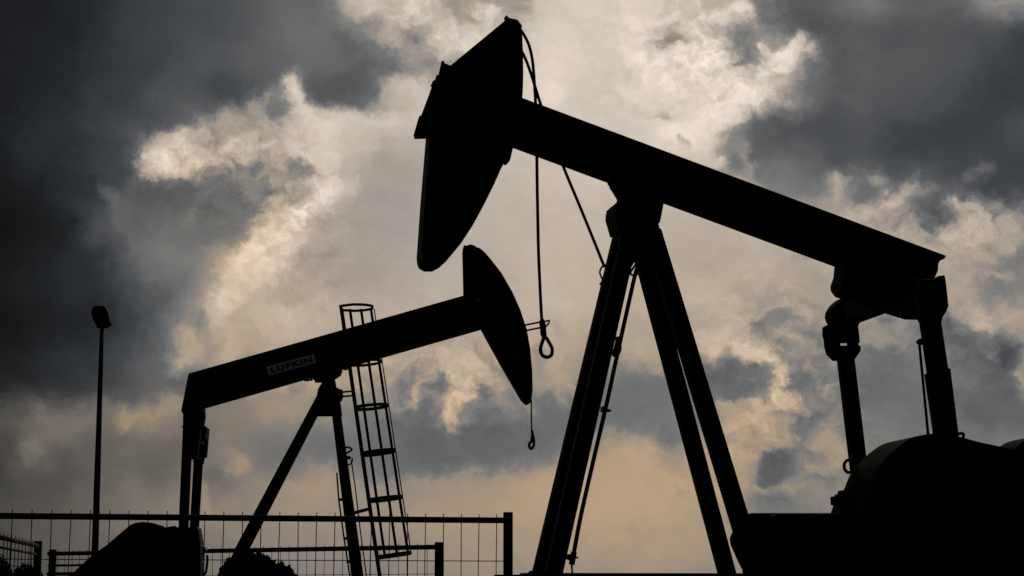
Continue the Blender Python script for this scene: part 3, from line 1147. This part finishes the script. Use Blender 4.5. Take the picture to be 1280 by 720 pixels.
blobf(1022, 458, 9, 10, 116, .7)
blobf(1026, 506, 15, 13, 112, .8)
blobf(970, 583, 22, 18, 94, .95)
rim([(955, 563), (972, 552), (990, 556)], 6, 152, .7)
blobf(996, 570, 13, 11, 114, .8)
blobf(938, 546, 12, 5, 128, .7)
blobf(935, 566, 10, 7, 130, .7)
blobf(1020, 553, 11, 10, 152, .6)
blobf(1030, 600, 22, 10, 116, .6)
blobf(985, 640, 40, 9, 112, .5)
rim([(1080, 430), (1108, 424), (1136, 426)], 8, 138, .7)
blobf(1110, 398, 12, 8, 104, .8)
blobf(1130, 408, 10, 6, 146, .7)
blobf(1105, 470, 36, 28, 107, .7)
blobf(1100, 530, 30, 20, 118, .6)
rim([(1190, 398), (1214, 398), (1240, 410), (1264, 416)], 8, 164, .85)
blobf(1186, 398, 9, 13, 96, .85)
blobf(1222, 455, 28, 26, 98, .8)
blobf(1256, 446, 20, 26, 86, .9)
rim([(1276, 456), (1272, 484)], 6, 142, .8)
blobf(1240, 438, 5, 6, 146, .7)
blobf(1271, 402, 10, 8, 152, .7)
blobf(1264, 425, 8, 7, 112, .6)
blobf(1230, 508, 36, 20, 92, .7)
blobf(802, 500, 62, 32, 114, .85)
blobf(836, 544, 17, 13, 110, .9)
rim([(774, 431), (800, 428), (822, 446)], 9, 164, .85)
blobf(758, 545, 24, 12, 146, .5)
blobf(580, 562, 110, 28, 102, .75)
blobf(680, 520, 40, 34, 110, .6)
rim([(470, 456), (500, 441), (530, 430), (560, 432)], 12, 164, .8)
blobf(545, 475, 13, 20, 122, .85)
blobf(520, 490, 14, 16, 132, .7)
rim([(515, 502), (535, 472), (553, 448), (564, 456), (563, 474)], 6, 164, .85)
blobf(600, 492, 9, 18, 112, .85)
rim([(562, 518), (568, 502), (584, 496), (596, 478)], 9, 182, .9)
rim([(590, 466), (604, 470), (622, 488)], 7, 168, .8)
blobf(540, 520, 22, 12, 108, .7)
blobf(632, 505, 14, 12, 150, .6)
rim([(690, 404), (700, 430), (700, 470), (708, 490)], 10, 158, .7)
blobf(672, 450, 10, 25, 132, .5)
blobf(850, 612, 9, 9, 136, .8)
rim([(840, 604), (856, 602)], 5, 172, .6)
# small torn pieces along the right hand cloud bank
rim([(1062, 262), (1075, 268), (1090, 262)], 7, 172, .7)
rim([(1140, 292), (1150, 312), (1168, 322)], 7, 162, .6)
blobf(1205, 318, 14, 9, 140, .6)
blobf(1230, 310, 16, 8, 132, .6)
blobf(1265, 320, 14, 10, 124, .6)
blobf(1190, 236, 26, 9, 92, .6)
rim([(1145, 246), (1160, 240)], 6, 140, .6)
rim([(1212, 330), (1240, 326), (1275, 300)], 5, 160, .5)
blobf(700, 60, 24, 12, 212, .5)
blobf(750, 95, 40, 16, 196, .5)
rim([(805, 50), (815, 75), (808, 95)], 8, 214, .6)
rim([(830, 75), (850, 66), (872, 60)], 6, 216, .6)
blobf(905, 92, 12, 8, 170, .6)
blobf(885, 100, 16, 5, 182, .5)
blobf(950, 125, 14, 9, 196, .6)
blobf(968, 98, 6, 6, 158, .6)
rim([(925, 188), (938, 202), (930, 214)], 6, 168, .5)
blobf(950, 160, 18, 20, 96, .6)
blobf(955, 470, 10, 10, 128, .5)
rim([(900, 505), (925, 510), (955, 505)], 7, 150, .6)
rim([(930, 520), (950, 518), (968, 528)], 7, 160, .6)
blobf(1040, 415, 10, 10, 124, .6)
blobf(1012, 415, 9, 7, 120, .6)
rim([(985, 415), (1000, 425), (1015, 440)], 5, 160, .6)
rim([(1035, 520), (1040, 545), (1048, 560)], 7, 150, .6)
blobf(1010, 520, 12, 10, 118, .6)
rim([(945, 610), (965, 612), (990, 606)], 6, 150, .6)
blobf(950, 640, 24, 8, 120, .5)
rim([(1010, 585), (1025, 592), (1045, 588)], 6, 152, .6)
rim([(1165, 385), (1178, 380)], 5, 150, .6)
blobf(1205, 415, 10, 8, 128, .5)
rim([(1225, 425), (1238, 428)], 5, 140, .6)
rim([(1245, 405), (1262, 395), (1280, 392)], 6, 156, .6)
rim([(860, 372), (890, 366), (915, 372)], 7, 180, .45)
rim([(900, 345), (930, 352), (950, 362)], 7, 178, .4)
blobf(735, 430, 30, 12, 158, .4)
rim([(640, 470), (655, 500), (665, 510)], 8, 150, .5)
blobf(470, 490, 20, 26, 120, .5)
blobf(575, 475, 10, 14, 172, .6)
rim([(575, 455), (590, 452), (605, 458)], 7, 172, .6)
blobf(640, 440, 22, 12, 158, .4)
rim([(380, 380), (400, 372), (420, 385)], 8, 176, .5)
rim([(332, 400), (350, 385), (372, 392)], 9, 176, .5)
blobf(390, 420, 20, 12, 172, .4)
blobf(390, 490, 10, 8, 150, .5)
blobf(345, 500, 14, 8, 132, .5)
rim([(330, 520), (350, 512), (372, 516)], 7, 146, .5)
rim([(60, 545), (80, 552), (100, 560)], 9, 104, .5)
blobf(160, 560, 16, 10, 110, .5)
blobf(190, 585, 20, 10, 94, .5)
rim([(165, 600), (175, 620), (170, 640)], 7, 112, .5)
blobf(120, 610, 26, 10, 88, .5)
blobf(315, 560, 12, 8, 128, .4)
blobf(395, 590, 20, 8, 138, .5)
rim([(410, 600), (440, 612), (480, 618), (520, 606), (600, 596), (680, 590)], 8, 146, .4)
blobf(800, 665, 24, 7, 143, .7)
blobf(770, 620, 130, 60, 160, .5)
blobf(350, 580, 40, 20, 112, .4)
blobf(420, 555, 30, 25, 112, .5)
blobf(365, 487, 12, 9, 122, .7)


def spread(tab, r, f):
    """local extreme of the chart over r cells, smoothed"""
    h, w = tab.shape
    out = tab.copy()
    P = np.pad(tab, r, mode='edge')
    for dy in range(-r, r + 1):
        for dx in range(-r, r + 1):
            if dx * dx + dy * dy <= r * r:
                out = f(out, P[r + dy:r + dy + h, r + dx:r + dx + w])
    for _ in range(3):
        P = np.pad(out, 2, mode='edge')
        out = sum(P[i:i + h, j:j + w] for i in range(5) for j in range(5)) / 25
    return out


s2lv = np.vectorize(s2l)
def haze_of(tab, n):
    for _ in range(n):
        P = np.pad(tab, 2, mode='edge')
        tab = sum(P[i:i + tab.shape[0], j:j + tab.shape[1]] for i in range(5) for j in range(5)) / 25
    return tab


LT_ = LT_ + np.clip((LT_ - haze_of(LT_, 4)) * .35, -14, 12)
LT_ = np.clip(LT_, 4, 250)
L_THIN = np.maximum(spread(LT_, 4, np.maximum), LT_)        # bright veil
L_DEEP = np.minimum(spread(LT_, 4, np.minimum), LT_)        # dark cloud before it
COVER = np.clip((L_THIN - LT_) / np.maximum(L_THIN - L_DEEP, 6), 0, 1)
CH = [s2lv(L_THIN / 255) ** (1 / 2.2), s2lv(L_DEEP / 255) ** (1 / 2.2), COVER]

UMAX = 0.282
vr = [sky_uv(640, y)[1] for y in ry_]
U01 = u.lin(-UMAX, UMAX, 0, 1)
cin = comb(U01, U01, U01)


# cauliflower relief: each billow lighter towards the hidden sun, darker away from it
def relief(scale, seed, off, detail, rough, dist):
    a_ = noise(comb(u, v, seed), scale, detail, rough, dist=dist)
    b_ = noise(comb(u + off * .25, v + off, seed), scale, detail, rough, dist=dist)
    return V(a_.outputs['Fac']) - V(b_.outputs['Fac'])


def calm(px, py, rx, ry):
    """a stretch of smooth veil"""
    U_, V_ = sky_uv(px, py)
    a_, b_ = (u0 - U_) * (F / rx), (v0 - V_) * (F / ry)
    n = nt.nodes.new('ShaderNodeMath')
    n.operation = 'EXPONENT'
    nt.links.new(((a_ * a_ + b_ * b_) * -1.0).k, n.inputs[0])
    return V(n.outputs[0])


broken = (calm(900, 70, 120, 80) + calm(250, 200, 110, 60) + calm(350, 270, 70, 110) + calm(985, 480, 110, 120) + calm(570, 480, 110, 60)
          + calm(1180, 280, 140, 50) + calm(1220, 430, 80, 60) + calm(540, 40, 90, 60)).min(1.0)
rel = relief(38, 2.2, .008, 6, .6, .0) + relief(95, 6.1, .0035, 4, .6, .0) * .5
tex = broken.lin(0, 1, .1, 1.0)


CRISP, EDGE_W, LINING = broken.lin(0, 1, .12, .42), .36, .3
en = noise(comb(u, v, 1.3), 34, 9, .66)


def billow(ofs_u, ofs_v):
    n = nt.nodes.new('ShaderNodeTexVoronoi')
    n.feature = 'F1'
    n.voronoi_dimensions = '3D'
    n.normalize = True
    n.inputs['Scale'].default_value = 44
    n.inputs['Detail'].default_value = 3
    n.inputs['Roughness'].default_value = .55
    n.inputs['Lacunarity'].default_value = 2.3
    nt.links.new(comb(u + ofs_u, v * 1.25 + ofs_v, 5.3), n.inputs['Vector'])
    return V(n.outputs['Distance'])


puff = billow(0, 0)
edge = ((V(en.outputs['Fac']) - .5) * 2.4 + (puff - .3) * 2.4) * broken.lin(0, 1, .5, 1.0)
rel = rel + (billow(.0015, .006) - puff) * .55
sw = noise(comb(u0, v0 * 1.3, 7.7), 11, 5, .5, dist=.6)
swell = V(sw.outputs['Fac']) - .5
v_at = lambda y: sky_uv(640, y)[1]
hi_w = v.lin(v_at(150), v_at(400), 1.0, 1.45) + v.lin(v_at(400), v_at(570), 0, 1.0) + calm(290, 270, 120, 150) * .35 - calm(500, 290, 130, 110) * .55
left_w = calm(255, 265, 110, 70) * .4 + v.lin(v_at(460), v_at(520), 0, 1.0) * u.lin(sky_uv(220, 600)[0], sky_uv(420, 600)[0], 1.0, 0)


def background(rows):
    """cloud colour from a run of chart rows, lit relief on top"""
    acc = None
    for j, i in enumerate(rows):
        y = ry_[i]
        cn = nt.nodes.new('ShaderNodeRGBCurve')
        nt.links.new(cin, cn.inputs['Color'])
        mp = cn.mapping
        mp.use_clip = False
        pts3 = [[((sky_uv(xx, y)[0] + UMAX) / (2 * UMAX), float(CH[c][i][k])) for k, xx in enumerate(cx_)] for c in range(3)]
        for c in range(3):
            cv = mp.curves[c]
            cv.points[0].location = (0, pts3[c][0][1])
            cv.points[-1].location = (1, pts3[c][-1][1])
            for p_ in pts3[c]:
                cv.points.new(*p_)
            for q_ in cv.points:
                q_.handle_type = 'VECTOR'
        mp.update()
        up_, dn_ = j > 0, j < len(rows) - 1
        if up_ and dn_:
            wt = v.lin(vr[i - 1], vr[i]).min(v.lin(vr[i + 1], vr[i]))
        elif dn_:
            wt = v.lin(vr[i + 1], vr[i])
        else:
            wt = v.lin(vr[i - 1], vr[i])
        vm = nt.nodes.new('ShaderNodeVectorMath')
        vm.operation = 'SCALE'
        nt.links.new(cn.outputs[0], vm.inputs[0])
        nt.links.new(wt.k, vm.inputs['Scale'])
        if acc is None:
            acc = vm.outputs[0]
        else:
            ad = nt.nodes.new('ShaderNodeVectorMath')
            ad.operation = 'ADD'
            nt.links.new(acc, ad.inputs[0])
            nt.links.new(vm.outputs[0], ad.inputs[1])
            acc = ad.outputs[0]
    ls = nt.nodes.new('ShaderNodeSeparateXYZ')
    nt.links.new(acc, ls.inputs[0])
    thin, deep, cov = (V(ls.outputs[k]) for k in range(3))
    torn = (cov + edge).step(.5 - EDGE_W, .5 + EDGE_W)
    m_ = cov + (torn - cov) * CRISP
    L = thin + (deep - thin) * m_
    lining = m_ * (V.one() - m_)
    L = L * (rel * tex * L.lin(.15, .42, .3, .8) + 1.0) + lining * (thin - deep) * LINING
    L = L * (swell * L.lin(.1, .55, .55, .12) + 1.0)
    w = L.lin(.2, .33, -.9, -.35) + L.lin(.33, .46, 0, .35) + L.lin(.45, .61, 0, 1) * hi_w + left_w
    r_, g_, b_ = L * (w * .052 + 1.0), L * (w * -.012 + 1.0), L * (w * -.085 + 1.0)
    gm = nt.nodes.new('ShaderNodeGamma')
    nt.links.new(comb(r_, g_, b_), gm.inputs['Color'])
    gm.inputs['Gamma'].default_value = 2.2
    bg = nt.nodes.new('ShaderNodeBackground')
    nt.links.new(gm.outputs[0], bg.inputs['Color'])
    return bg.outputs[0]


def mixsh(fac, a_, b_):
    n = nt.nodes.new('ShaderNodeMixShader')
    if isinstance(fac, V):
        nt.links.new(fac.k, n.inputs[0])
    else:
        n.inputs[0].default_value = fac
    nt.links.new(a_, n.inputs[1])
    nt.links.new(b_, n.inputs[2])
    return n.outputs[0]


cloud = None
NR, step_ = len(ry_), 5
for i0 in range(0, NR, step_):
    rows = list(range(i0, min(NR, i0 + step_)))
    if NR - i0 - step_ == 1:
        rows.append(NR - 1)
    if len(rows) < 2:
        break
    bgo = background(rows)
    cloud = bgo if cloud is None else mixsh(v.lin(vr[i0 - 1], vr[i0]), cloud, bgo)

# unseen cloud added dark behind the viewer to keep near faces black
front = DY.step(.45, .85)
bn = noise(tc.outputs['Generated'], 3.0, 6, .55)
bk = V(bn.outputs['Fac']).lin(.3, .7, .006, .022)
bgc = nt.nodes.new('ShaderNodeBackground')
nt.links.new(comb(bk * .95, bk, bk * 1.08), bgc.inputs['Color'])
wide = noise(tc.outputs['Generated'], 5.5, 9, .58, dist=.4)
wide2 = noise(tc.outputs['Generated'], 14, 8, .6)
lw = (V(wide.outputs['Fac']) * .75 + V(wide2.outputs['Fac']) * .25).lin(.4, .62, .26, .62)
ww = lw.lin(.3, .6, -.5, 1.3)
gw = nt.nodes.new('ShaderNodeGamma')
nt.links.new(comb(lw * (ww * .052 + 1.0), lw, lw * (ww * -.085 + 1.0)), gw.inputs['Color'])
gw.inputs['Gamma'].default_value = 2.2
bgw = nt.nodes.new('ShaderNodeBackground')
nt.links.new(gw.outputs[0], bgw.inputs['Color'])
beyond = u0.abs().step(.30, .42).max(v0.step(.34, .44))
cloud = mixsh(beyond, cloud, bgw.outputs[0])
cloud = mixsh(front, bgc.outputs[0], cloud)

SUN_EL, SUN_AZ = math.radians(27), math.radians(4)      # hidden behind the cloud ahead
sk = nt.nodes.new('ShaderNodeTexSky')
sk.sky_type = 'NISHITA'
sk.sun_disc = False
sk.sun_elevation = SUN_EL
sk.sun_rotation = SUN_AZ
bgs = nt.nodes.new('ShaderNodeBackground')
nt.links.new(sk.outputs[0], bgs.inputs['Color'])
bgs.inputs['Strength'].default_value = 0.05
wo = nt.nodes.new('ShaderNodeOutputWorld')
nt.links.new(mixsh(0.996, bgs.outputs[0], cloud), wo.inputs['Surface'])     # cloud cover
W.cycles.sampling_method = 'MANUAL'
W.cycles.sample_map_resolution = 512

sun = bpy.data.lights.new('sun', 'SUN')
sun.energy = 0.5
sun.angle = math.radians(15)
sun.color = (1, .93, .82)
so = bpy.data.objects.new('sun', sun)
COL.objects.link(so)
d = Vector((math.sin(SUN_AZ) * math.cos(SUN_EL), math.cos(SUN_AZ) * math.cos(SUN_EL), math.sin(SUN_EL)))
so.rotation_euler = d.to_track_quat('Z', 'Y').to_euler()

# ------------------------------------------------------------------ view
S.view_settings.view_transform = 'Standard'
S.view_settings.look = 'None'
S.view_settings.exposure = 0
S.view_settings.gamma = 1
S.view_settings.use_curve_mapping = False
